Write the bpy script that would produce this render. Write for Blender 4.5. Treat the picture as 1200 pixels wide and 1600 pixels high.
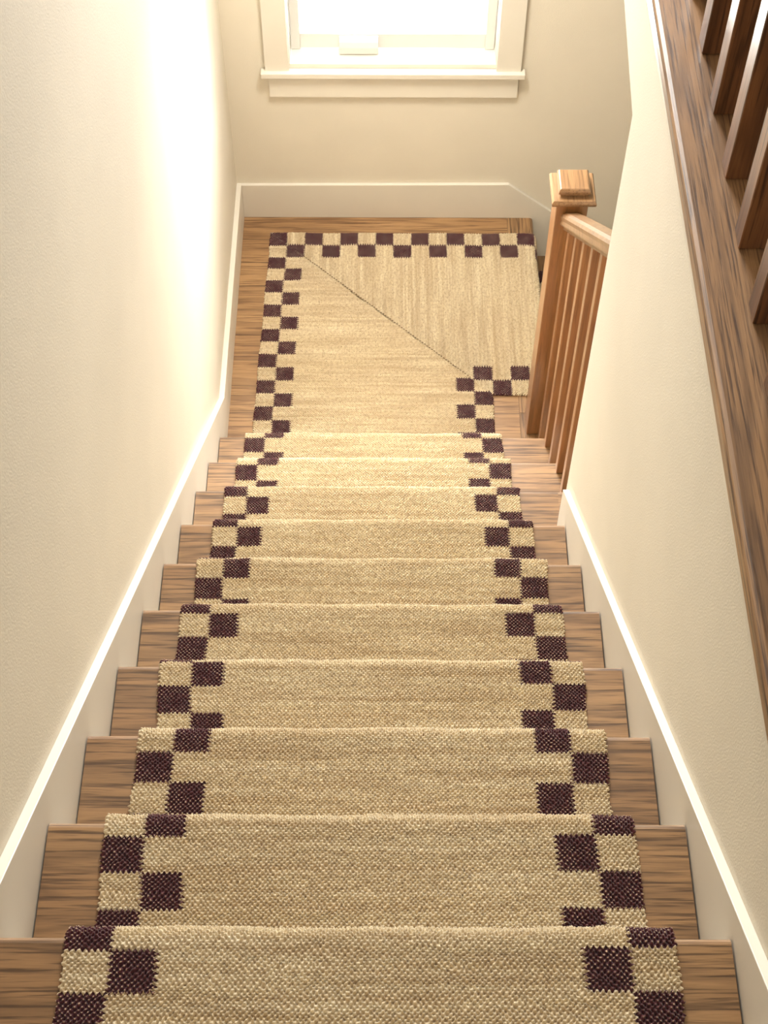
import bpy, bmesh, math, random
from mathutils import Vector, Matrix
random.seed(4)
for o in list(bpy.data.objects): bpy.data.objects.remove(o)
S = bpy.context.scene
COL = S.collection

# ------------------------------------------------------------------ camera, world, lights, exposure
R = 0.265; H = 0.212; ZL = -10*H            # tread run, rise, landing height
WL, WR = -0.549, 0.506                      # skirt board faces
WALL_L, WALL_R = -0.568, 0.523              # wall faces
YB = 3.670                                  # far wall face
HALL = 2*H                                  # upper hall floor

cd = bpy.data.cameras.new('camera'); cam = bpy.data.objects.new('camera', cd); COL.objects.link(cam)
F_, TH, YAW, ROLL = 2334.17, 0.9620, 0.0037, 0.0059
fw = Vector((math.sin(YAW)*math.cos(TH), math.cos(YAW)*math.cos(TH), -math.sin(TH)))
rt = Vector((math.cos(YAW), -math.sin(YAW), 0)); up = rt.cross(fw)
rr = rt*math.cos(ROLL)+up*math.sin(ROLL); ur = -rt*math.sin(ROLL)+up*math.cos(ROLL)
M = Matrix((rr, ur, -fw)).transposed().to_4x4(); M.translation = Vector((-0.0005, -0.7263, 2.1057))
cam.matrix_world = M
cd.sensor_fit = 'VERTICAL'; cd.sensor_height = 36; cd.sensor_width = 27; cd.lens = F_*36/1600
cd.clip_start = 0.02
S.camera = cam

W = bpy.data.worlds.new('sky'); S.world = W; W.use_nodes = True
wn_, wl_ = W.node_tree.nodes, W.node_tree.links
wg = wn_.new('ShaderNodeTexCoord'); ws = wn_.new('ShaderNodeSeparateXYZ'); wr = wn_.new('ShaderNodeMapRange')
wl_.new(wg.outputs['Generated'], ws.inputs[0]); wl_.new(ws.outputs[2], wr.inputs[0])
wr.inputs[1].default_value = -0.15; wr.inputs[2].default_value = 0.6
wr.inputs[3].default_value = 16.0; wr.inputs[4].default_value = 30.0
wl_.new(wr.outputs[0], wn_['Background'].inputs[1])
wn_['Background'].inputs[0].default_value = (1.0, 0.985, 0.94, 1)

def area(name, loc, rot, sx, sy, power, color, portal=False):
    l = bpy.data.lights.new(name, 'AREA'); l.shape = 'RECTANGLE'; l.size = sx; l.size_y = sy
    l.energy = power; l.color = color
    if portal: l.cycles.is_portal = True
    o = bpy.data.objects.new(name, l); COL.objects.link(o); o.location = loc; o.rotation_euler = rot
    return o
area('window_daylight', (0.04, 3.86, -0.75), (-math.pi/2, 0, 0), 0.74, 1.32, 1, (1, 1, 1), portal=True)
area('upper_window_daylight', (0.04, 3.86, 1.50), (-math.pi/2, 0, 0), 0.74, 1.70, 1, (1, 1, 1), portal=True)
area('hall_fill_light', (0.9, -0.9, 2.82), (0, 0, 0), 1.6, 1.6, 9, (1.0, 0.95, 0.86))  # unseen fill added over the upper hall, no actual fixture
pl = area('landing_fill_disc', (0.04, 3.0, 0.25), (0, 0, 0), 0.42, 0.42, 12.5, (1.0, 0.94, 0.82)); pl.data.shape = 'DISK'; pl.data.spread = math.radians(136)  # disc light added to brighten landing and far wall, no actual pendant
area('stairwell_fill_light', (0.1, 2.2, 2.82), (0, 0, 0), 0.9, 0.9, 6, (1.0, 0.92, 0.80))  # extra fill added high above the stairs, not a known lamp

V = S.view_settings
V.view_transform = 'Standard'; V.look = 'None'; V.gamma = 1; V.use_curve_mapping = False
V.exposure = 0.83

# ------------------------------------------------------------------ node helpers
class NT:
    def __init__(s, name):
        s.m = bpy.data.materials.new(name); s.m.use_nodes = True
        s.n = s.m.node_tree.nodes; s.l = s.m.node_tree.links
        s.b = s.n['Principled BSDF']; s.out = s.n['Material Output']
    def node(s, t, **k):
        n = s.n.new(t)
        for a, b in k.items(): setattr(n, a, b)
        return n
    def put(s, sock, v):
        if isinstance(v, bpy.types.NodeSocket): s.l.new(v, sock)
        elif v is not None: sock.default_value = v
    def math(s, op, a, b=None, c=None, clamp=False):
        n = s.node('ShaderNodeMath', operation=op, use_clamp=clamp)
        s.put(n.inputs[0], a); s.put(n.inputs[1], b)
        if c is not None: s.put(n.inputs[2], c)
        return n.outputs[0]
    def noise(s, vec, scale, detail=2, rough=.5, dist=0):
        n = s.node('ShaderNodeTexNoise'); s.put(n.inputs['Vector'], vec)
        n.inputs['Scale'].default_value = scale; n.inputs['Detail'].default_value = detail
        n.inputs['Roughness'].default_value = rough; n.inputs['Distortion'].default_value = dist
        return n.outputs['Fac']
    def mapping(s, vec, scale=(1, 1, 1), loc=(0, 0, 0)):
        n = s.node('ShaderNodeMapping'); s.put(n.inputs['Vector'], vec)
        s.put(n.inputs['Scale'], scale); s.put(n.inputs['Location'], loc); return n.outputs[0]
    def ramp(s, f, stops):
        n = s.node('ShaderNodeValToRGB'); s.put(n.inputs[0], f); e = n.color_ramp.elements
        while len(e) < len(stops): e.new(.5)
        for i, (p, c) in enumerate(stops):
            e[i].position = p; e[i].color = (c, c, c, 1) if isinstance(c, (int, float)) else (*c, 1)
        return n.outputs[0]
    def mix(s, f, a, b, mode='MIX'):
        n = s.node('ShaderNodeMix', data_type='RGBA', blend_type=mode)
        s.put(n.inputs[0], f)
        s.put(n.inputs[6], (*a, 1) if isinstance(a, tuple) else a); s.put(n.inputs[7], (*b, 1) if isinstance(b, tuple) else b)
        return n.outputs[2]
    def bump(s, h, strength, dist):
        n = s.node('ShaderNodeBump'); s.put(n.inputs['Height'], h)
        n.inputs['Strength'].default_value = strength; n.inputs['Distance'].default_value = dist
        s.l.new(n.outputs[0], s.b.inputs['Normal']); return n

def lin(r, g, b):
    f = lambda c: (c/255/12.92) if c/255 <= .04045 else ((c/255+.055)/1.055)**2.4
    return (f(r), f(g), f(b))

def paint(name, col, rough, bs=.15, scale=260):
    t = NT(name); co = t.node('ShaderNodeTexCoord').outputs['Object']
    f = t.noise(co, 3.0, 3)
    c = t.mix(t.ramp(f, [(.35, 0.0), (.65, 1.0)]), tuple(x*.975 for x in col), tuple(min(1, x*1.02) for x in col))
    t.l.new(c, t.b.inputs['Base Color']); t.b.inputs['Roughness'].default_value = rough
    t.bump(t.noise(co, scale, 2), bs, .002)
    return t.m

def wood(name, axis, base, dark, light, rough=.42, planks=None, coat=.25, streak=1.0, fq=1.0):
    t = NT(name); co = t.node('ShaderNodeTexCoord').outputs['Object']
    rnd = t.node('ShaderNodeObjectInfo').outputs['Random']
    cb = t.node('ShaderNodeCombineXYZ')
    for i, k in enumerate((3.7, 5.1, 9.3)): t.put(cb.inputs[i], t.math('MULTIPLY', rnd, k))
    ad = t.node('ShaderNodeVectorMath', operation='ADD'); t.put(ad.inputs[0], co); t.put(ad.inputs[1], cb.outputs[0])
    p = ad.outputs[0]
    tone = None; joint = None
    if planks:
        ax, width, off = planks
        sp = t.node('ShaderNodeSeparateXYZ'); t.put(sp.inputs[0], co)
        q = t.math('DIVIDE', t.math('ADD', sp.outputs[ax], off), width)
        idx = t.math('FLOOR', q); fr = t.math('FRACT', q)
        wn = t.node('ShaderNodeTexWhiteNoise', noise_dimensions='1D'); t.put(wn.inputs['W'], idx)
        tone = wn.outputs['Value']
        joint = t.math('LESS_THAN', t.math('MINIMUM', fr, t.math('SUBTRACT', 1.0, fr)), .012)
        cb2 = t.node('ShaderNodeCombineXYZ')
        for i, k in enumerate((13.7, 25.1, 5.3)): t.put(cb2.inputs[i], t.math('MULTIPLY', tone, k))
        a2 = t.node('ShaderNodeVectorMath', operation='ADD'); t.put(a2.inputs[0], p); t.put(a2.inputs[1], cb2.outputs[0]); p = a2.outputs[0]
    def sc(al, ac): v = [ac]*3; v[axis] = al; return tuple(v)
    wob = t.noise(t.mapping(p, sc(5, 9)), 1.0, 2)
    n1 = t.noise(t.mapping(p, sc(.9, 9)), 1.0, 2, .5, .3)
    rings = t.math('SINE', t.math('MULTIPLY', n1, 46.0))
    rings = t.ramp(t.math('MULTIPLY_ADD', rings, .5, .5), [(.45, 0.0), (1.0, 1.0)])
    pores = t.noise(t.mapping(t.mix(.004, p, wob, 'ADD'), sc(4.5, 135*fq)), 1.0, 3, .65, .2)
    pores = t.ramp(pores, [(.50, 0.0), (.63, 1.0)])
    long_ = t.ramp(t.noise(t.mapping(p, sc(1.6, 48*fq), (3, 8, 2)), 1.0, 2, .6), [(.48, 0.0), (.70, 1.0)])
    fine = t.noise(t.mapping(p, sc(20, 520)), 1.0, 2, .6)
    big = t.noise(t.mapping(p, sc(1.5, 5)), 1.0, 2)
    c = t.mix(t.ramp(big, [(.3, 0.0), (.7, 1.0)]), base, light)
    c = t.mix(t.math('MULTIPLY', rings, .42*streak), c, dark)
    c = t.mix(t.math('MULTIPLY', pores, .88*streak), c, dark)
    c = t.mix(t.math('MULTIPLY', long_, .36*streak), c, dark)
    c = t.mix(t.math('MULTIPLY', t.ramp(fine, [(.4, 0.0), (.75, 1.0)]), .25), c, dark)
    if tone is not None:
        c = t.mix(t.math('MULTIPLY', tone, .30), c, tuple(x*.62 for x in base))
        c = t.mix(t.math('MULTIPLY', joint, .75), c, tuple(x*.35 for x in dark))
    t.l.new(c, t.b.inputs['Base Color'])
    t.b.inputs['Roughness'].default_value = rough
    t.b.inputs['Coat Weight'].default_value = coat; t.b.inputs['Coat Roughness'].default_value = .32
    t.bump(t.math('MULTIPLY_ADD', pores, -1.0, t.math('MULTIPLY', fine, -.4)), .12, .001)
    return t.m

WC = (0.745, 0.69, 0.585)
M_wall = paint('cream_wall_paint', WC, .85, .25)
M_ceil = paint('ceiling_paint', (0.80, 0.76, 0.68), .9)
M_trim = paint('cream_trim_gloss_paint', (0.76, 0.715, 0.63), .38, .03, 90)
M_white = paint('white_window_vinyl', (0.70, 0.70, 0.68), .35, .02, 90)
B, D, L_ = lin(154, 116, 78), lin(80, 56, 36), lin(176, 138, 96)
M_woodx = wood('oak_grain_across', 0, B, D, L_)
M_woody = wood('oak_grain_lengthwise', 1, B, D, L_)
M_floor = wood('oak_floor_boards', 0, lin(166, 127, 86), lin(104, 72, 46), lin(190, 151, 106), planks=(1, .125, -.03))
M_post = wood('reddish_oak_posts', 2, lin(158, 106, 64), lin(90, 54, 30), lin(182, 130, 82), .30, coat=.8, streak=.45)
M_dpost = wood('dark_oak_posts', 2, lin(126, 84, 52), lin(62, 38, 22), lin(150, 104, 66), .33, coat=.4)
M_rail = wood('reddish_oak_rail', 1, lin(150, 112, 76), lin(88, 60, 40), lin(176, 138, 98), .26, coat=.6, streak=.55)
M_cap = wood('weathered_oak_edge_board', 1, lin(150, 112, 76), lin(74, 50, 32), lin(172, 134, 94), .42, fq=1.5)
M_hall = wood('hall_oak_boards', 1, lin(150, 108, 72), lin(84, 56, 36), lin(170, 128, 88), planks=(0, .12, 0))

def glass():
    t = NT('window_glass')
    tr = t.node('ShaderNodeBsdfTransparent'); gl = t.node('ShaderNodeBsdfGlossy'); gl.inputs['Roughness'].default_value = .02
    fr = t.node('ShaderNodeFresnel'); fr.inputs[0].default_value = 1.45
    mx = t.node('ShaderNodeMixShader'); t.l.new(fr.outputs[0], mx.inputs[0]); t.l.new(tr.outputs[0], mx.inputs[1]); t.l.new(gl.outputs[0], mx.inputs[2])
    t.l.new(mx.outputs[0], t.out.inputs[0]); return t.m
M_glass = glass()

# woven rug. uv 'weave' is in metres (across, along); 'left'/'right' hold (columns in from that edge, squares along it)
def rug_material():
    t = NT('woven_jute_check_border')
    def uv(n):
        u = t.node('ShaderNodeUVMap', uv_map=n).outputs[0]
        s = t.node('ShaderNodeSeparateXYZ'); t.l.new(u, s.inputs[0]); return u, s.outputs[0], s.outputs[1]
    wv, u, v = uv('weave'); _, cl, vl = uv('left'); _, cr, vr = uv('right')
    d1 = t.noise(wv, 55, 2); d2 = t.noise(t.mapping(wv, loc=(7.3, 2.1, 0)), 55, 2)
    d3 = t.noise(t.mapping(wv, (6, 30, 1), (1.3, 4, 0)), 1.0, 2)
    ud = t.math('MULTIPLY_ADD', t.math('SUBTRACT', d1, .5), .010, u)
    vd = t.math('ADD', t.math('MULTIPLY_ADD', t.math('SUBTRACT', d2, .5), .007, v), t.math('MULTIPLY', t.math('SUBTRACT', d3, .5), .010))
    P = .0088
    a = t.math('COSINE', t.math('MULTIPLY', ud, 2*math.pi/P)); b = t.math('COSINE', t.math('MULTIPLY', vd, 2*math.pi/.0092))
    h = t.math('MULTIPLY', a, b)                                     # staggered knots
    knot = t.math('MULTIPLY_ADD', h, .5, .5)
    # checks with stitched, toothed borders
    tooth = t.math('SUBTRACT', t.math('DIVIDE', t.math('PINGPONG', v, .0046), .0046), .5)
    tooth2 = t.math('SUBTRACT', t.math('DIVIDE', t.math('PINGPONG', u, .0044), .0044), .5)
    def checks(c, r):
        c2 = t.math('MAXIMUM', t.math('MULTIPLY_ADD', tooth, .15, c), 0.0)
        r2 = t.math('MULTIPLY_ADD', tooth2, .10, r)
        odd = t.math('PINGPONG', t.math('ADD', t.math('FLOOR', c2), t.math('FLOOR', r2)), 1.0)
        return t.math('MULTIPLY', t.math('LESS_THAN', c2, 2.0), t.math('LESS_THAN', odd, .5))
    br = t.math('MAXIMUM', checks(cl, vl), checks(cr, vr))
    # yarn colours: beige jute with darker and paler wefts, plus painted knot highlights
    s1 = t.noise(t.mapping(wv, (1.6, 120, 1)), 1.0, 2, .6); s2 = t.noise(t.mapping(wv, (9, 30, 1)), 1.0, 3)
    sp = t.noise(wv, 170, 1)
    jute = t.mix(t.ramp(s1, [(.35, 0.0), (.65, 1.0)]), lin(228, 211, 176), lin(247, 235, 207))
    jute = t.mix(t.math('MULTIPLY', t.ramp(s2, [(.35, 0.0), (.70, 1.0)]), .35), jute, lin(200, 176, 140))
    s3 = t.noise(t.mapping(wv, (2.2, 48, 1), (2, 9, 0)), 1.0, 3, .65)
    jute = t.mix(t.math('MULTIPLY', t.ramp(s3, [(.46, 0.0), (.66, 1.0)]), .5), jute, lin(190, 162, 122))
    mot = t.noise(t.mapping(wv, (95, 130, 1), (5, 1, 0)), 1.0, 2, .6)
    jute = t.mix(t.math('MULTIPLY', t.ramp(mot, [(.42, 0.0), (.66, 1.0)]), .55), jute, lin(180, 153, 115))
    jute = t.mix(t.math('MULTIPLY', t.ramp(sp, [(.66, 0.0), (.74, 1.0)]), .55), jute, lin(112, 84, 60))
    jute = t.mix(t.math('MULTIPLY', t.ramp(knot, [(.55, 0.0), (1.0, 1.0)]), .35), jute, lin(246, 234, 208))  # knot tops painted paler, as if catching the light
    plum = t.mix(t.ramp(t.noise(wv, 120, 2), [(.35, 0.0), (.65, 1.0)]), lin(70, 36, 44), lin(98, 56, 62))
    fleck = t.math('MULTIPLY', t.ramp(knot, [(.80, 0.0), (.93, 1.0)]), t.ramp(t.noise(wv, 28, 2), [(.42, .12), (.62, 1.0)]))
    plum = t.mix(fleck, plum, lin(214, 186, 160))
    c = t.mix(br, jute, plum)
    t.l.new(c, t.b.inputs['Base Color']); t.b.inputs['Roughness'].default_value = .92
    t.b.inputs['Specular IOR Level'].default_value = .15
    t.b.inputs['Sheen Weight'].default_value = .15; t.b.inputs['Sheen Roughness'].default_value = .5
    kn = t.math('POWER', knot, .75)
    hh = t.math('ADD', kn, t.math('MULTIPLY', t.math('SUBTRACT', t.noise(wv, 90, 3), .5), .7))
    ds = t.node('ShaderNodeDisplacement'); t.put(ds.inputs['Height'], hh)
    ds.inputs['Midlevel'].default_value = .55; ds.inputs['Scale'].default_value = .0088
    t.l.new(ds.outputs[0], t.out.inputs['Displacement']); t.m.displacement_method = 'BOTH'
    return t.m
M_rug = rug_material()
def plain(name, col, rough=.8):
    t = NT(name); co = t.node('ShaderNodeTexCoord').outputs['Object']
    f = t.noise(co, 60, 2)
    t.l.new(t.mix(f, tuple(x*.8 for x in col), col), t.b.inputs['Base Color']); t.b.inputs['Roughness'].default_value = rough; return t.m
M_seam = plain('dark_stitching_thread', lin(120, 92, 62), .9)

# ------------------------------------------------------------------ mesh helpers
def finish(name, bm, mat, parent=None, bevel=0, seg=2, smooth=False):
    bmesh.ops.remove_doubles(bm, verts=bm.verts, dist=1e-6)
    bmesh.ops.recalc_face_normals(bm, faces=bm.faces)
    if bevel: bmesh.ops.bevel(bm, geom=list(bm.edges), offset=bevel, segments=seg, profile=.5, affect='EDGES', clamp_overlap=True)
    me = bpy.data.meshes.new(name); bm.to_mesh(me); bm.free()
    if smooth:
        for p in me.polygons: p.use_smooth = True
    me.materials.append(mat)
    o = bpy.data.objects.new(name, me); COL.objects.link(o)
    if parent: o.parent = parent
    return o
def boxb(bm, x0, x1, y0, y1, z0, z1):
    r = bmesh.ops.create_cube(bm, size=1)
    for v in r['verts']:
        v.co = Vector((x0+(v.co.x+.5)*(x1-x0), y0+(v.co.y+.5)*(y1-y0), z0+(v.co.z+.5)*(z1-z0)))
def box(name, x0, x1, y0, y1, z0, z1, mat, parent=None, bevel=0, seg=2):
    bm = bmesh.new(); boxb(bm, x0, x1, y0, y1, z0, z1); return finish(name, bm, mat, parent, bevel, seg)
def prism_bm(bm, pts, axis, a, b):
    """closed polygon pts in the plane normal to axis, extruded from a to b"""
    def mk(p, k):
        c = list(p); c.insert(axis, k); return bm.verts.new(c)
    A = [mk(p, a) for p in pts]; Bv = [mk(p, b) for p in pts]
    bm.faces.new(A); bm.faces.new(Bv[::-1])
    for i in range(len(pts)):
        j = (i+1) % len(pts); bm.faces.new((A[i], A[j], Bv[j], Bv[i]))
def prism(name, pts, axis, a, b, mat, parent=None, bevel=0, seg=2):
    bm = bmesh.new(); prism_bm(bm, pts, axis, a, b); return finish(name, bm, mat, parent, bevel, seg)
def sweep(name, prof, p0, p1, mat, parent=None, smooth=False):
    """profile points (x offset, z offset) swept from p0 to p1 (plumb cut ends)"""
    bm = bmesh.new()
    A = [bm.verts.new((p0[0]+x, p0[1], p0[2]+z)) for x, z in prof]; Bv = [bm.verts.new((p1[0]+x, p1[1], p1[2]+z)) for x, z in prof]
    bm.faces.new(A); bm.faces.new(Bv[::-1])
    for i in range(len(prof)):
        j = (i+1) % len(prof); bm.faces.new((A[i], A[j], Bv[j], Bv[i]))
    return finish(name, bm, mat, parent)
def struct(o): o['kind'] = 'structure'; return o
def empty(name, loc, label, cat, group=None):
    e = bpy.data.objects.new(name, None); COL.objects.link(e); e.location = loc; e.empty_display_size = .1
    e['label'] = label; e['category'] = cat
    if group: e['group'] = group
    return e
def adopt(ch, par):
    ch.parent = par; ch.matrix_parent_inverse = Matrix.Translation(-par.location)

# ------------------------------------------------------------------ room shell
struct(box('wall_left', WALL_L-.12, WALL_L, -3.0, YB+.16, -4.2, 2.95, M_wall))
# far wall round the window opening
OX0, OX1, OZ0, OZ1 = -0.342, 0.417, -1.412, -0.10
UZ0, UZ1 = 0.65, 2.35
bm = bmesh.new()
for a in ((WALL_L, OX0, -4.2, 2.95), (OX1, 3.0, -4.2, 2.95), (OX0, OX1, -4.2, OZ0), (OX0, OX1, OZ1, UZ0), (OX0, OX1, UZ1, 2.95)):
    boxb(bm, a[0], a[1], YB, YB+.16, a[2], a[3])
struct(finish('wall_back', bm, M_wall))
# partition on the right: square end at the bottom, the upper part runs on toward the far wall with a raked lower edge
YE = 1.742
part = [(-3.0, -4.2), (YE, -4.2), (YE, .019), (2.95, .30), (YB, .30), (YB, HALL-.032), (-3.0, HALL-.032)]
struct(prism('wall_right', part, 0, WALL_R, WALL_R+.115, M_wall, bevel=.002))
struct(prism('ceiling', [(YE, .019), (2.95, .30), (YB, .30), (YB, HALL-.04), (YE, HALL-.04)], 0, WALL_R+.115, 3.0, M_ceil))
struct(box('ceiling', WALL_L-.12, 3.0, -3.0, YB+.16, 2.95, 3.07, M_ceil))
struct(box('wall_far_right', 3.0, 3.12, -3.0, YB+.16, -4.2, 2.95, M_wall))
struct(box('wall_front', WALL_L-.12, 3.0, -3.12, -3.0, -4.2, 2.95, M_wall))
struct(box('wall_lower', WALL_R+.115, 3.0, YE-.12, YE, -4.2, HALL-.04, M_wall))
# upper hall floor, right of the guard and behind the camera
struct(box('floor', WALL_R+.115, 3.0, -3.0, YB, HALL-.04, HALL-.001, M_hall))
struct(box('floor', WALL_L, WALL_R, -3.0, -2*R-.05, HALL-.04, HALL-.001, M_hall))
struct(box('floor', WALL_L, 3.0, -3.0, YB, -4.3, -4.2, M_floor))

# landing floor + nosing board at its right edge
struct(box('floor_landing', WALL_L, .4995, 9*R-.02, YB, ZL-.03, ZL, M_floor))
nb = [(.5005, ZL-.03), (.592, ZL-.03), (.600, ZL-.024), (.603, ZL-.015), (.600, ZL-.005), (.592, ZL), (.5005, ZL)]
struct(sweep('floor_nosing', nb, (0, 2.66, 0), (0, YB, 0), M_woody))
struct(box('floor_nosing', .5005, .60, 9*R-.02, 2.659, ZL-.03, ZL, M_woody))

# ------------------------------------------------------------------ trims
sl = lambda y: .078-.785*y
sr = lambda y: .057-.777*y
yk = (.078+1.953)/.785
def skirt(name, pts, a, b): return struct(prism(name, pts, 0, a, b, M_trim, bevel=.0015))
skirt('trim_1', [(-.9, sl(-.9)), (yk, -1.953), (YB, -1.953), (YB, ZL-.05), (9*R, ZL-.05), (-.9, -.05)], WALL_L, WL)
skirt('trim_2', [(-.9, sr(-.9)), (1.702, sr(1.702)), (1.702, -1.62), (-.9, -.05-.212)], WR, WALL_R)
# far wall baseboard: level, then raked down beside the lower flight
struct(prism('baseboard_back', [(WL, -1.953), (.495, -1.945), (2.6, -1.945-2.105*.80), (2.6, -4.0), (.60, ZL-.26), (.60, ZL-.05), (WL, ZL-.05)], 1, 3.655, YB, M_trim, bevel=.0015))

# edge board (floor nosing) of the upper hall on top of the partition
t = .032
cp = [(0, -t+.004), (.002, -t), (.160, -t), (.160, 0), (.010, 0), (.0035, -.0025), (0, -.008)]
struct(sweep('trim_3', cp, (.488, -3.0, HALL), (.488, YB, HALL), M_cap))
mp = [(.003, 0), (.003, -.012), (.0065, -.015), (.0065, -.030), (.010, -.036), (.036, -.036), (.036, 0)]
struct(sweep('trim_4', [(x-.001, z) for x, z in mp], (.488+.001, -3.0, HALL-t), (.488+.001, YB, HALL-t), M_trim))

# ------------------------------------------------------------------ window
win = empty('window_1', (.038, YB, -1.38), '', ''); 
for k in ('label', 'category'): del win[k]
win['kind'] = 'structure'
def wpart(o): adopt(o, win); return o
cx0, cx1 = -.422, .500
wpart(box('casing', cx0, OX0+.006, YB-.018, YB, -1.402, OZ1+.09, M_trim, bevel=.0015))
wpart(box('casing', OX1-.006, cx1, YB-.018, YB, -1.402, OZ1+.09, M_trim, bevel=.0015))
wpart(box('casing', OX0+.006, OX1-.006, YB-.018, YB, OZ1-.004, OZ1+.09, M_trim, bevel=.0015))
wpart(box('window_stool', cx0-.016, cx1+.016, YB-.035, YB+.0, -1.424, -1.400, M_trim, bevel=.004, seg=3))
wpart(box('apron', cx0+.010, cx1-.006, YB-.016, YB, -1.520, -1.424, M_trim, bevel=.0015))
# jamb liner, white sill pan
bm = bmesh.new()
boxb(bm, OX0, -.333, YB, YB+.16, OZ0+.02, OZ1); boxb(bm, .408, OX1, YB, YB+.16, OZ0+.02, OZ1); boxb(bm, -.333, .408, YB, YB+.16, OZ1-.008, OZ1)
wpart(finish('jamb', bm, M_trim, bevel=.001))
bm = bmesh.new(); prism_bm(bm, [(YB+.001, OZ0), (YB+.16, OZ0), (YB+.16, -1.384), (YB+.001, -1.384)], 0, OX0, OX1)
wpart(finish('window_sill', bm, M_trim, bevel=.001))
sx0, sx1, sz0, sz1, sy = -.331, .406, -1.383, OZ1-.01, YB+.082
bm = bmesh.new()
rw = .034
boxb(bm, sx0, sx0+rw, sy, sy+.05, sz0, sz1); boxb(bm, sx1-rw, sx1, sy, sy+.05, sz0, sz1)
boxb(bm, sx0+rw, sx1-rw, sy, sy+.05, sz0+.008, sz0+.068); boxb(bm, sx0+rw, sx1-rw, sy, sy+.05, sz1-.06, sz1)
sash = wpart(finish('sash', bm, M_white, bevel=.0025))
g = box('glass_pane', sx0+rw, sx1-rw, sy+.026, sy+.030, sz0+.068, sz1-.06, M_glass); adopt(g, win)
bm = bmesh.new()
hp = [(sy-.034, -1.378), (sy-.004, -1.382), (sy, -1.380), (sy, -1.322), (sy-.012, -1.318), (sy-.028, -1.330), (sy-.036, -1.350)]
prism_bm(bm, hp, 0, -.155, -.015)
wpart(finish('crank_handle', bm, M_white, bevel=.004, seg=3))

# the window above it, higher up the stairwell
win2 = bpy.data.objects.new('window_2', None); COL.objects.link(win2); win2.location = (.038, YB, UZ0); win2['kind'] = 'structure'
bm = bmesh.new()
boxb(bm, OX0-.08, OX0, YB-.018, YB, UZ0-.08, UZ1+.08); boxb(bm, OX1, OX1+.08, YB-.018, YB, UZ0-.08, UZ1+.08)
boxb(bm, OX0, OX1, YB-.018, YB, UZ0-.08, UZ0); boxb(bm, OX0, OX1, YB-.018, YB, UZ1, UZ1+.08)
o = finish('casing', bm, M_trim); adopt(o, win2)
bm = bmesh.new()
boxb(bm, OX0, OX0+.04, sy, sy+.05, UZ0, UZ1); boxb(bm, OX1-.04, OX1, sy, sy+.05, UZ0, UZ1)
boxb(bm, OX0+.04, OX1-.04, sy, sy+.05, UZ0, UZ0+.06); boxb(bm, OX0+.04, OX1-.04, sy, sy+.05, UZ1-.06, UZ1)
o = finish('sash', bm, M_white); adopt(o, win2)
o = box('glass_pane', OX0+.04, OX1-.04, sy+.026, sy+.030, UZ0+.06, UZ1-.06, M_glass); adopt(o, win2)

# ------------------------------------------------------------------ upper staircase
st = empty('staircase', (0, 0, ZL), 'straight oak staircase descending under the checked runner to the landing', 'stairs')
def tread_profile(y0, y1, zt, th=.028):
    r = th/2; pts = [(y0, zt-th), (y1-r, zt-th)]
    for k in range(1, 8):
        a = -math.pi/2+k*math.pi/8; pts.append((y1-r+r*math.cos(a)*.8, zt-r+r*math.sin(a)))
    pts += [(y1-r, zt), (y0, zt)]
    return pts
for n in range(-1, 10):
    x1 = .503
    if n >= 7: x1 = .585
    if n == 7: x1 = .5225
    if n == 7:   # last step inside the walls runs out past the partition's end
        o = prism('tread', tread_profile((n-1)*R-.03, n*R+.003, -n*H), 0, -.5465, .5225, M_woodx)
    else:
        o = prism('tread', tread_profile((n-1)*R-.03, n*R+.003, -n*H), 0, -.5465, x1, M_woodx)
    adopt(o, st)
    rs = box('riser', -.5465, x1 if n != 7 else .5225, n*R-.045, n*R-.025, -(n+1)*H, -n*H-.028, M_trim); adopt(rs, st)
hn = prism('hall_nosing', tread_profile(-2*R-.09, -2*R+.003, HALL), 0, -.5465, .52, M_woodx); adopt(hn, st)
# closed painted stringer panel under the open side of the last three treads
pan = [(YE, -4.2), (9*R-.02, -4.2), (9*R-.02, ZL-.03), (9*R-.02, -9*H-.028), (8*R-.02, -9*H-.028), (8*R-.02, -8*H-.028), (YE, -8*H-.028)]
o = prism('stringer_panel', pan, 0, .560, .582, M_trim); adopt(o, st)

# lower flight to the right of the landing
lf = empty('staircase', (.6, 3.1, ZL-2*H), 'lower oak flight turning right off the landing, mostly hidden by the newel post', 'stairs')
for k in range(1, 6):
    x0 = .592+(k-1)*R
    pts = [(x, z) for x, z in tread_profile(x0-.02, x0+R+.003, ZL-k*H)]
    o = prism('tread', pts, 1, 2.665, 3.654, M_woody); adopt(o, lf)
    o = box('riser', x0-.022, x0-.004, 2.665, 3.654, ZL-k*H, ZL-(k-1)*H-.03, M_trim); adopt(o, lf)
pk = [(.612, ZL-.03), (.612, -4.2), (2.2, -4.2), (2.2, ZL-.03-1.588*.8)]
o = prism('stringer_panel', pk, 1, 2.60, 2.66, M_trim); adopt(o, lf)

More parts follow.
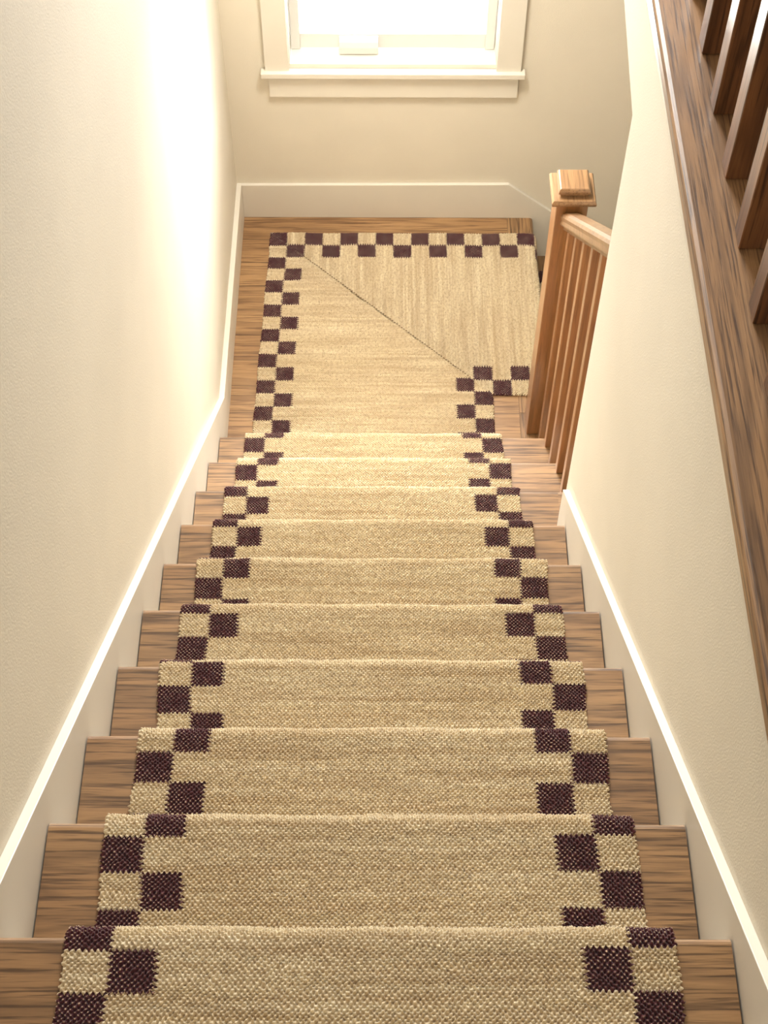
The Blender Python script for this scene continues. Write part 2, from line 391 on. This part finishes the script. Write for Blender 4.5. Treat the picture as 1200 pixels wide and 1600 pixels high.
# ------------------------------------------------------------------ lower railing with newel
rl = empty('stair_railing', (.5665, 2.60, ZL), 'reddish oak railing with capped square newel post at the landing corner', 'railing')
NX0, NX1, NY0, NY1 = .519, .614, 2.560, 2.655
newel = box('newel_post', NX0, NX1, NY0, NY1, ZL, -1.004, M_post, bevel=.003); adopt(newel, rl)
def frustum(bm, cx, cy, levels):
    rings = []
    for hx, hy, z in levels:
        rings.append([bm.verts.new((cx+a*hx, cy+b*hy, z)) for a, b in ((-1, -1), (1, -1), (1, 1), (-1, 1))])
    bm.faces.new(rings[0][::-1]); bm.faces.new(rings[-1])
    for A, Bv in zip(rings, rings[1:]):
        for i in range(4): bm.faces.new((A[i], A[(i+1) % 4], Bv[(i+1) % 4], Bv[i]))
bm = bmesh.new()
ncx, ncy = .5685, 2.6075
frustum(bm, ncx, ncy, [(.052, .052, -1.010), (.064, .064, -1.003), (.066, .066, -.998), (.066, .066, -.992), (.061, .061, -.984), (.040, .040, -.983),
                       (.041, .041, -.974), (.047, .047, -.970), (.047, .047, -.962), (.043, .043, -.955), (.040, .040, -.953)])
cap = finish('newel_cap', bm, M_rail); cap.parent = newel
SLR = .845
def zr(y): return -1.043+(2.560-y)*SLR     # top of the handrail
rp = [(-.020, -.070), (-.020, -.056), (-.0315, -.050), (-.0330, -.044), (-.0310, -.030), (-.0325, -.016), (-.028, -.005), (-.016, 0), (.016, 0), (.028, -.005),
      (.0325, -.016), (.0310, -.030), (.0330, -.044), (.0315, -.050), (.020, -.056), (.020, -.070)]
hr = sweep('handrail', rp, (.5690, NY0+.001, zr(NY0)), (.5690, YE-.02, zr(YE-.02)), M_rail); adopt(hr, rl)
bw = .032; bx0 = .553
for y, zb in ((2.4725, ZL), (2.340, -9*H), (2.2075, -9*H), (2.075, -8*H), (1.9425, -8*H), (1.812, -7*H)):
    bm = bmesh.new(); boxb(bm, bx0, bx0+bw, y, y+bw, zb, zr(y+bw/2)-.066)
    for v in bm.verts:
        if v.co.z > zb+.1: v.co.z = zr(v.co.y)-.062
    b = finish('baluster', bm, M_post, bevel=.0015, seg=1); adopt(b, rl)
# oak trim post closing the railing against the partition end
# tread 7 run-out under the last balusters
o = prism('tread', tread_profile(YE+.001, 7*R+.003, -7*H), 0, .5225, .585, M_woodx); adopt(o, st)

# ------------------------------------------------------------------ upper guard railing
gr = empty('guard_railing', (.58, .5, HALL), 'dark oak guard railing along the upper hall edge at the right', 'railing')
gw = .044
for i in range(-2, 20):
    y = 1.422-i*.1575
    if y < -2.2 or y > 2.0: continue
    b = box('baluster', .558, .558+gw, y, y+gw, HALL, HALL+.90, M_dpost, bevel=.0015, seg=1); adopt(b, gr)
h2 = sweep('handrail', rp, (.580, 3.66, HALL+.965), (.580, -2.3, HALL+.965), M_rail); adopt(h2, gr)
for y in (1.422+3*.1575, 1.422+4*.1575, 1.422+5*.1575, 1.422+6*.1575, 1.422+7*.1575, 1.422+8*.1575, 1.422+9*.1575, 1.422+10*.1575, 1.422+11*.1575, 1.422+12*.1575, 1.422+13*.1575):
    b = box('baluster', .558, .558+gw, y, y+gw, HALL, HALL+.90, M_dpost, bevel=.0015, seg=1); adopt(b, gr)

# ------------------------------------------------------------------ stair runner
rug = empty('stair_runner', (0, 0, ZL), 'beige woven jute runner with plum checked border down the stairs and round the landing', 'runner rug')
T = .009
def arc(cx, cy, r, a0, a1, n):
    return [(cx+r*math.cos(math.radians(a0+(a1-a0)*k/n)), cy+r*math.sin(math.radians(a0+(a1-a0)*k/n))) for k in range(n+1)]
def smooth_path(pts, step=.012):
    out = []
    for (a, b) in zip(pts, pts[1:]):
        d = math.dist(a, b); n = max(1, round(d/step))
        out += [(a[0]+(b[0]-a[0])*k/n, a[1]+(b[1]-a[1])*k/n) for k in range(n)]
    out.append(pts[-1]); return out
def step_path(h0, nose, z, nxt):
    """upper surface of the runner on one tread: from the riser foot h0 over the nosing to the foot of the next riser"""
    top = z+T+.001
    p = [(h0+.012, top)]
    r = .015+T
    p += arc(nose-.011, z-.014, r+.0005, 90, -60, 9)
    rf = nose-.025+T+.002
    p += [(rf+.003, z-.052)]
    p += [(rf, z-.075), (rf, nxt+T+.014), (rf+.004, nxt+T+.005)]
    return p
bL = [(.0251, 1), (.0318, 0), (.0422, 0), (.0571, 0), (.0204, 1), (.054, 0), (.0216, 1), (.0338, 1), (.0240, 0), (.0166, 0)]
bR = [(.0203, 1), (.0272, 1), (.0427, 0), (.0501, 0), (.0166, 1), (.0505, 0), (.0212, 1), (.0250, 1), (.0150, 0), (.0164, 0)]
SQ = .0615; CW = .0655
path = []; marks = []     # marks: arc length of each nosing and of each riser foot
for n in range(-1, 10):
    pts = step_path((n-1)*R-.025+T, n*R+.001, -n*H, -(n+1)*H)
    marks.append((n, len(path), len(path)+1)); path += pts
path += [(9*R+.02, ZL+T+.001), (2.600, ZL+T+.001)]
# dense path with arc length, remembering the sharp points
dense = smooth_path(path, .008)
arcs = [0]
for a, b in zip(dense, dense[1:]): arcs.append(arcs[-1]+math.dist(a, b))
def s_of(y, z):
    i = min(range(len(dense)), key=lambda k: (dense[k][0]-y)**2+(dense[k][1]-z)**2); return arcs[i]
ctrl = {0: [], 1: []}    # arc length -> squares coordinate, for left and right border
prev = {0: None, 1: None}
for n in range(-1, 10):
    s_n = s_of(n*R-.011, -n*H+T+.001)+.011
    s_a = s_of((n-1)*R-.01, -n*H+T+.001)
    for side, tab in ((0, bL), (1, bR)):
        b1, par = tab[n] if n >= 0 else (.03, 0)
        f = lambda s, add: (s_n-s-b1)/SQ+par+add
        add = 0
        if prev[side] is not None:
            ps, pv = prev[side]; want = pv-(s_a-ps)/SQ
            add = 2*round((want-f(s_a, 0))/2)
        ctrl[side] += [(s_a, f(s_a, add)), (s_n+.035, f(s_n+.035, add))]; prev[side] = ctrl[side][-1]
s_b = s_of(9*R+.03, ZL+T); s_e = arcs[-1]
for side, (y0, sq, par) in ((0, (3.549, .0624, 0)), (1, (2.812, .0630, 1))):
    f = lambda y, add: (y0-y)/sq+par+add
    ps, pv = prev[side]; want = pv-(s_b-ps)/SQ; add = 2*round((want-f(9*R+.03, 0))/2)
    ctrl[side] += [(s_b, f(9*R+.03, add)), (s_e, f(2.600, add))]
    if side == 0: addL = add
    else: addR = add
def interp(tab, s):
    if s <= tab[0][0]:
        return tab[0][1]+(tab[0][0]-s)/SQ
    for (a, va), (b, vb) in zip(tab, tab[1:]):
        if s <= b: return va+(vb-va)*(s-a)/(b-a)
    return tab[-1][1]-(s-tab[-1][0])/SQ
def edges(y):
    n = y/R
    xl = [(-2, -.448), (2, -.450), (3.5, -.459), (9, -.458), (9.8, -.459), (13.4, -.437)]
    xr = [(-2, .420), (4, .418), (7, .409), (9.8, .405), (13.4, .405)]
    def li(t):
        for (a, va), (b, vb) in zip(t, t[1:]):
            if n <= b: return va+(vb-va)*(max(n, a)-a)/(b-a)
        return t[-1][1]
    return li(xl), li(xr)
class RugMesh:
    """upper sheet rows of vertices with three uv sets; closed below by an offset sheet and rounded sides"""
    def __init__(s): s.v = []; s.f = []; s.uv = []
    def face(s, idx, uvs): s.f.append(idx); s.uv.append(uvs)
def wob(a, b, k):   # gentle unevenness of the hand woven cloth
    return .0011*math.sin(a*23+k)+.0009*math.sin(b*31+1.7*k+a*9)+.0006*math.sin(a*71+b*13)
def runner_sheet():
    rows = []; NXC = 100
    for i, (y, z) in enumerate(dense):
        a = dense[max(0, i-1)]; b = dense[min(len(dense)-1, i+1)]
        ty, tz = b[0]-a[0], b[1]-a[1]; L = math.hypot(ty, tz) or 1
        ny, nz = -tz/L, ty/L
        if nz < -.5: ny, nz = -ny, -nz
        xl, xr = edges(y); s = arcs[i]
        xl += .0022*math.sin(s*19)+.0010*math.sin(s*57); xr += .0022*math.sin(s*17+2)+.0010*math.sin(s*49)
        rows.append((y, z, ny, nz, xl, xr, s))
    bm = bmesh.new(); U = [bm.loops.layers.uv.new(k) for k in ('weave', 'left', 'right')]
    info = {}
    def vert(row, x, off):
        y, z, ny, nz, xl, xr, s = row
        d = off if off < 0 else wob(x, s*.9, 1.0)*.8
        v = bm.verts.new((x, y+ny*d, z+nz*d))
        info[v] = ((x, s), ((x-xl)/CW, interp(ctrl[0], s)), ((xr-x)/CW, interp(ctrl[1], s))); return v
    prevr = None
    for row in rows:
        xl, xr = row[4], row[5]
        ring = [vert(row, xl+.003, -T*.98), vert(row, xl+.0005, -T*.8), vert(row, xl-.0008, -T*.5), vert(row, xl+.0005, -T*.2)]
        ring += [vert(row, xl+.0035+(xr-xl-.007)*k/NXC, 0) for k in range(NXC+1)]
        ring += [vert(row, xr-.0005, -T*.2), vert(row, xr+.0008, -T*.5), vert(row, xr-.0005, -T*.8), vert(row, xr-.003, -T*.98)]
        if prevr:
            for k in range(len(ring)-1): bm.faces.new((prevr[k], prevr[k+1], ring[k+1], ring[k]))
            bm.faces.new((prevr[-1], prevr[0], ring[0], ring[-1]))
        else: bm.faces.new(ring[::-1])
        prevr = ring
    return bm, U, info, prevr, rows[-1]
def close_uv(bm, U, info):
    for f in bm.faces:
        for lp in f.loops:
            for k in range(3): lp[U[k]].uv = info[lp.vert][k]
bm, U, info, last, lrow = runner_sheet()
# landing part up to the mitre, rows in y from 2.600 to 3.555; mitre line from (xr, 2.737) to (xl, 3.556)
s0 = arcs[-1]; NXC = 100
y = 2.600; MY0, MY1 = 2.737, 3.556; rows2 = [2.600+(MY0-2.600)*k/16 for k in range(1, 17)]+[MY0+(MY1-MY0)*k/96 for k in range(1, 97)]
GM = -.0008
def lvert(x, yy, xl, xr, dz):
    s = s0+(yy-2.600)
    v = bm.verts.new((x, yy, ZL+T+.001+(dz if dz < 0 else wob(x, s*.9, 1.0)*.8)))
    info[v] = ((x, s), ((x-xl)/CW, (3.549-yy)/.0624+addL), ((xr-x)/CW, (2.812-yy)/.0630+1+addR)); return v
prevr = last
for yy in rows2:
    xl, xr = edges(yy); xl += .0015*math.sin(yy*19)
    xe = xr if yy <= MY0 else xr+(xl-xr)*(yy-MY0)/(MY1-MY0)-GM
    if xe < xl+.008: xe = xl+.008
    ring = [lvert(xl+.003, yy, xl, xr, -T*.98), lvert(xl+.0005, yy, xl, xr, -T*.8), lvert(xl-.0008, yy, xl, xr, -T*.5), lvert(xl+.0005, yy, xl, xr, -T*.2)]
    ring += [lvert(xl+.0035+(xe-xl-.007)*k/NXC, yy, xl, xr, 0) for k in range(NXC+1)]
    e = .0005 if yy > MY0 else 0
    ring += [lvert(xe-(0 if e else .0005), yy, xl, xr, -T*(.01 if e else .2)), lvert(xe+(.0008 if not e else -.0001), yy, xl, xr, -T*.5), lvert(xe-.0005, yy, xl, xr, -T*.8), lvert(xe-.003, yy, xl, xr, -T*.98)]
    for k in range(len(ring)-1): bm.faces.new((prevr[k], prevr[k+1], ring[k+1], ring[k]))
    bm.faces.new((prevr[-1], prevr[0], ring[0], ring[-1])); prevr = ring
bm.faces.new(prevr)
close_uv(bm, U, info)
def finish_rug(name, bm):
    me = bpy.data.meshes.new(name); bmesh.ops.recalc_face_normals(bm, faces=bm.faces); bm.to_mesh(me); bm.free()
    for p in me.polygons: p.use_smooth = True
    me.materials.append(M_rug); o = bpy.data.objects.new(name, me); COL.objects.link(o); adopt(o, rug)
    md = o.modifiers.new('fine_weave', 'SUBSURF'); md.subdivision_type = 'SIMPLE'; md.levels = 0; md.render_levels = 2; return o
finish_rug('flight_section', bm)

# turned part: along x, from the mitre to the right and down the lower flight
bm = bmesh.new(); U = [bm.loops.layers.uv.new(k) for k in ('weave', 'left', 'right')]; info = {}
XE = .592
rp2 = [(-.437+.85*k/96, ZL+T+.001) for k in range(97)]
tail = [(.42, ZL+T+.001), (.565, ZL+T+.001)]+arc(XE-.008, ZL-.014, .015+T+.0005, 75, -60, 9)+[(XE-.012+T, ZL-.055), (XE-.012+T, ZL-H+T+.014)]
for k in range(1, 3):
    tail += step_path(XE+(k-1)*R+.003, XE+k*R+.001, ZL-k*H, ZL-(k+1)*H)
tail = smooth_path(tail, .009)
full = rp2+tail; ar = [0]
for a, b in zip(full, full[1:]): ar.append(ar[-1]+math.dist(a, b))
YT, YBm = 3.557, 2.737; NC = 94
prevr = None
for i, (x, z) in enumerate(full):
    a = full[max(0, i-1)]; b = full[min(len(full)-1, i+1)]; tx, tz = b[0]-a[0], b[1]-a[1]; L = math.hypot(tx, tz) or 1
    nx, nz = -tz/L, tx/L
    if nz < -.5: nx, nz = -nx, -nz
    yt = YT+.0015*math.sin(ar[i]*21); xr0 = edges(MY0)[1]; xl0 = edges(MY1)[0]
    yb = YBm+.001*math.sin(ar[i]*17)
    if x < xr0: yb = MY0+(MY1-MY0)*(xr0-x)/(xr0-xl0)+GM
    yb = min(yb, yt-.008)
    s = ar[i]; mit = x < xr0
    def vv(yy, d):
        dd = d if d < 0 else wob(yy, s, 2.0)*.8
        v = bm.verts.new((x+nx*dd, yy, z+nz*dd))
        info[v] = ((yy+5, s), ((yt-yy)/.066, (s-.437+.442)/.0697), ((yy-YBm)/.0665 if yy-YBm > -.01 else 0, (s-.437-.408)/.069+1000)); return v
    ring = [vv(yt-.003, -T*.98), vv(yt-.0005, -T*.8), vv(yt+.0008, -T*.5), vv(yt-.0005, -T*.2)]
    ring += [vv(yt-.0035-(yt-yb-.007)*k/NC, 0) for k in range(NC+1)]
    ring += [vv(yb+(0 if mit else .0005), -T*(.01 if mit else .2)), vv(yb-(.0008 if not mit else -.0001), -T*.5), vv(yb+.0005, -T*.8), vv(yb+.003, -T*.98)]
    if prevr:
        for k in range(len(ring)-1): bm.faces.new((prevr[k], prevr[k+1], ring[k+1], ring[k]))
        bm.faces.new((prevr[-1], prevr[0], ring[0], ring[-1]))
    else: bm.faces.new(ring[::-1])
    prevr = ring
bm.faces.new(prevr)
close_uv(bm, U, info)
finish_rug('turn_section', bm)
# stitching along the mitre
bm = bmesh.new()
xl0 = edges(MY1)[0]; xr0 = edges(MY0)[1]
A = Vector((xl0+.13, MY1-.13*(MY1-MY0)/(xr0-xl0), ZL+T+.0045)); Bp = Vector((xr0-.075, MY0+.075*(MY1-MY0)/(xr0-xl0), ZL+T+.0045))
nst = 74; dv = (Bp-A); 
for k in range(nst):
    c = A+dv*((k+.5)/nst)+Vector((0, random.uniform(-.001, .001), 0))
    d = dv.normalized(); q = Vector((-d.y, d.x, 0))
    l = .0048; w = .0021
    e = [c-d*l/2-q*w, c+d*l/2-q*w*.4, c+d*l/2+q*w, c-d*l/2+q*w*.4]
    vs = [bm.verts.new(p) for p in e]+[bm.verts.new(p+Vector((0, 0, .0012))) for p in e]
    for fi in ((3, 2, 1, 0), (4, 5, 6, 7), (0, 1, 5, 4), (1, 2, 6, 5), (2, 3, 7, 6), (3, 0, 4, 7)): bm.faces.new([vs[j] for j in fi])
o = finish('seam_stitching', bm, M_seam); adopt(o, rug); o['label'] = 'dark dashed stitching along the mitre'
bpy.context.view_layer.update()
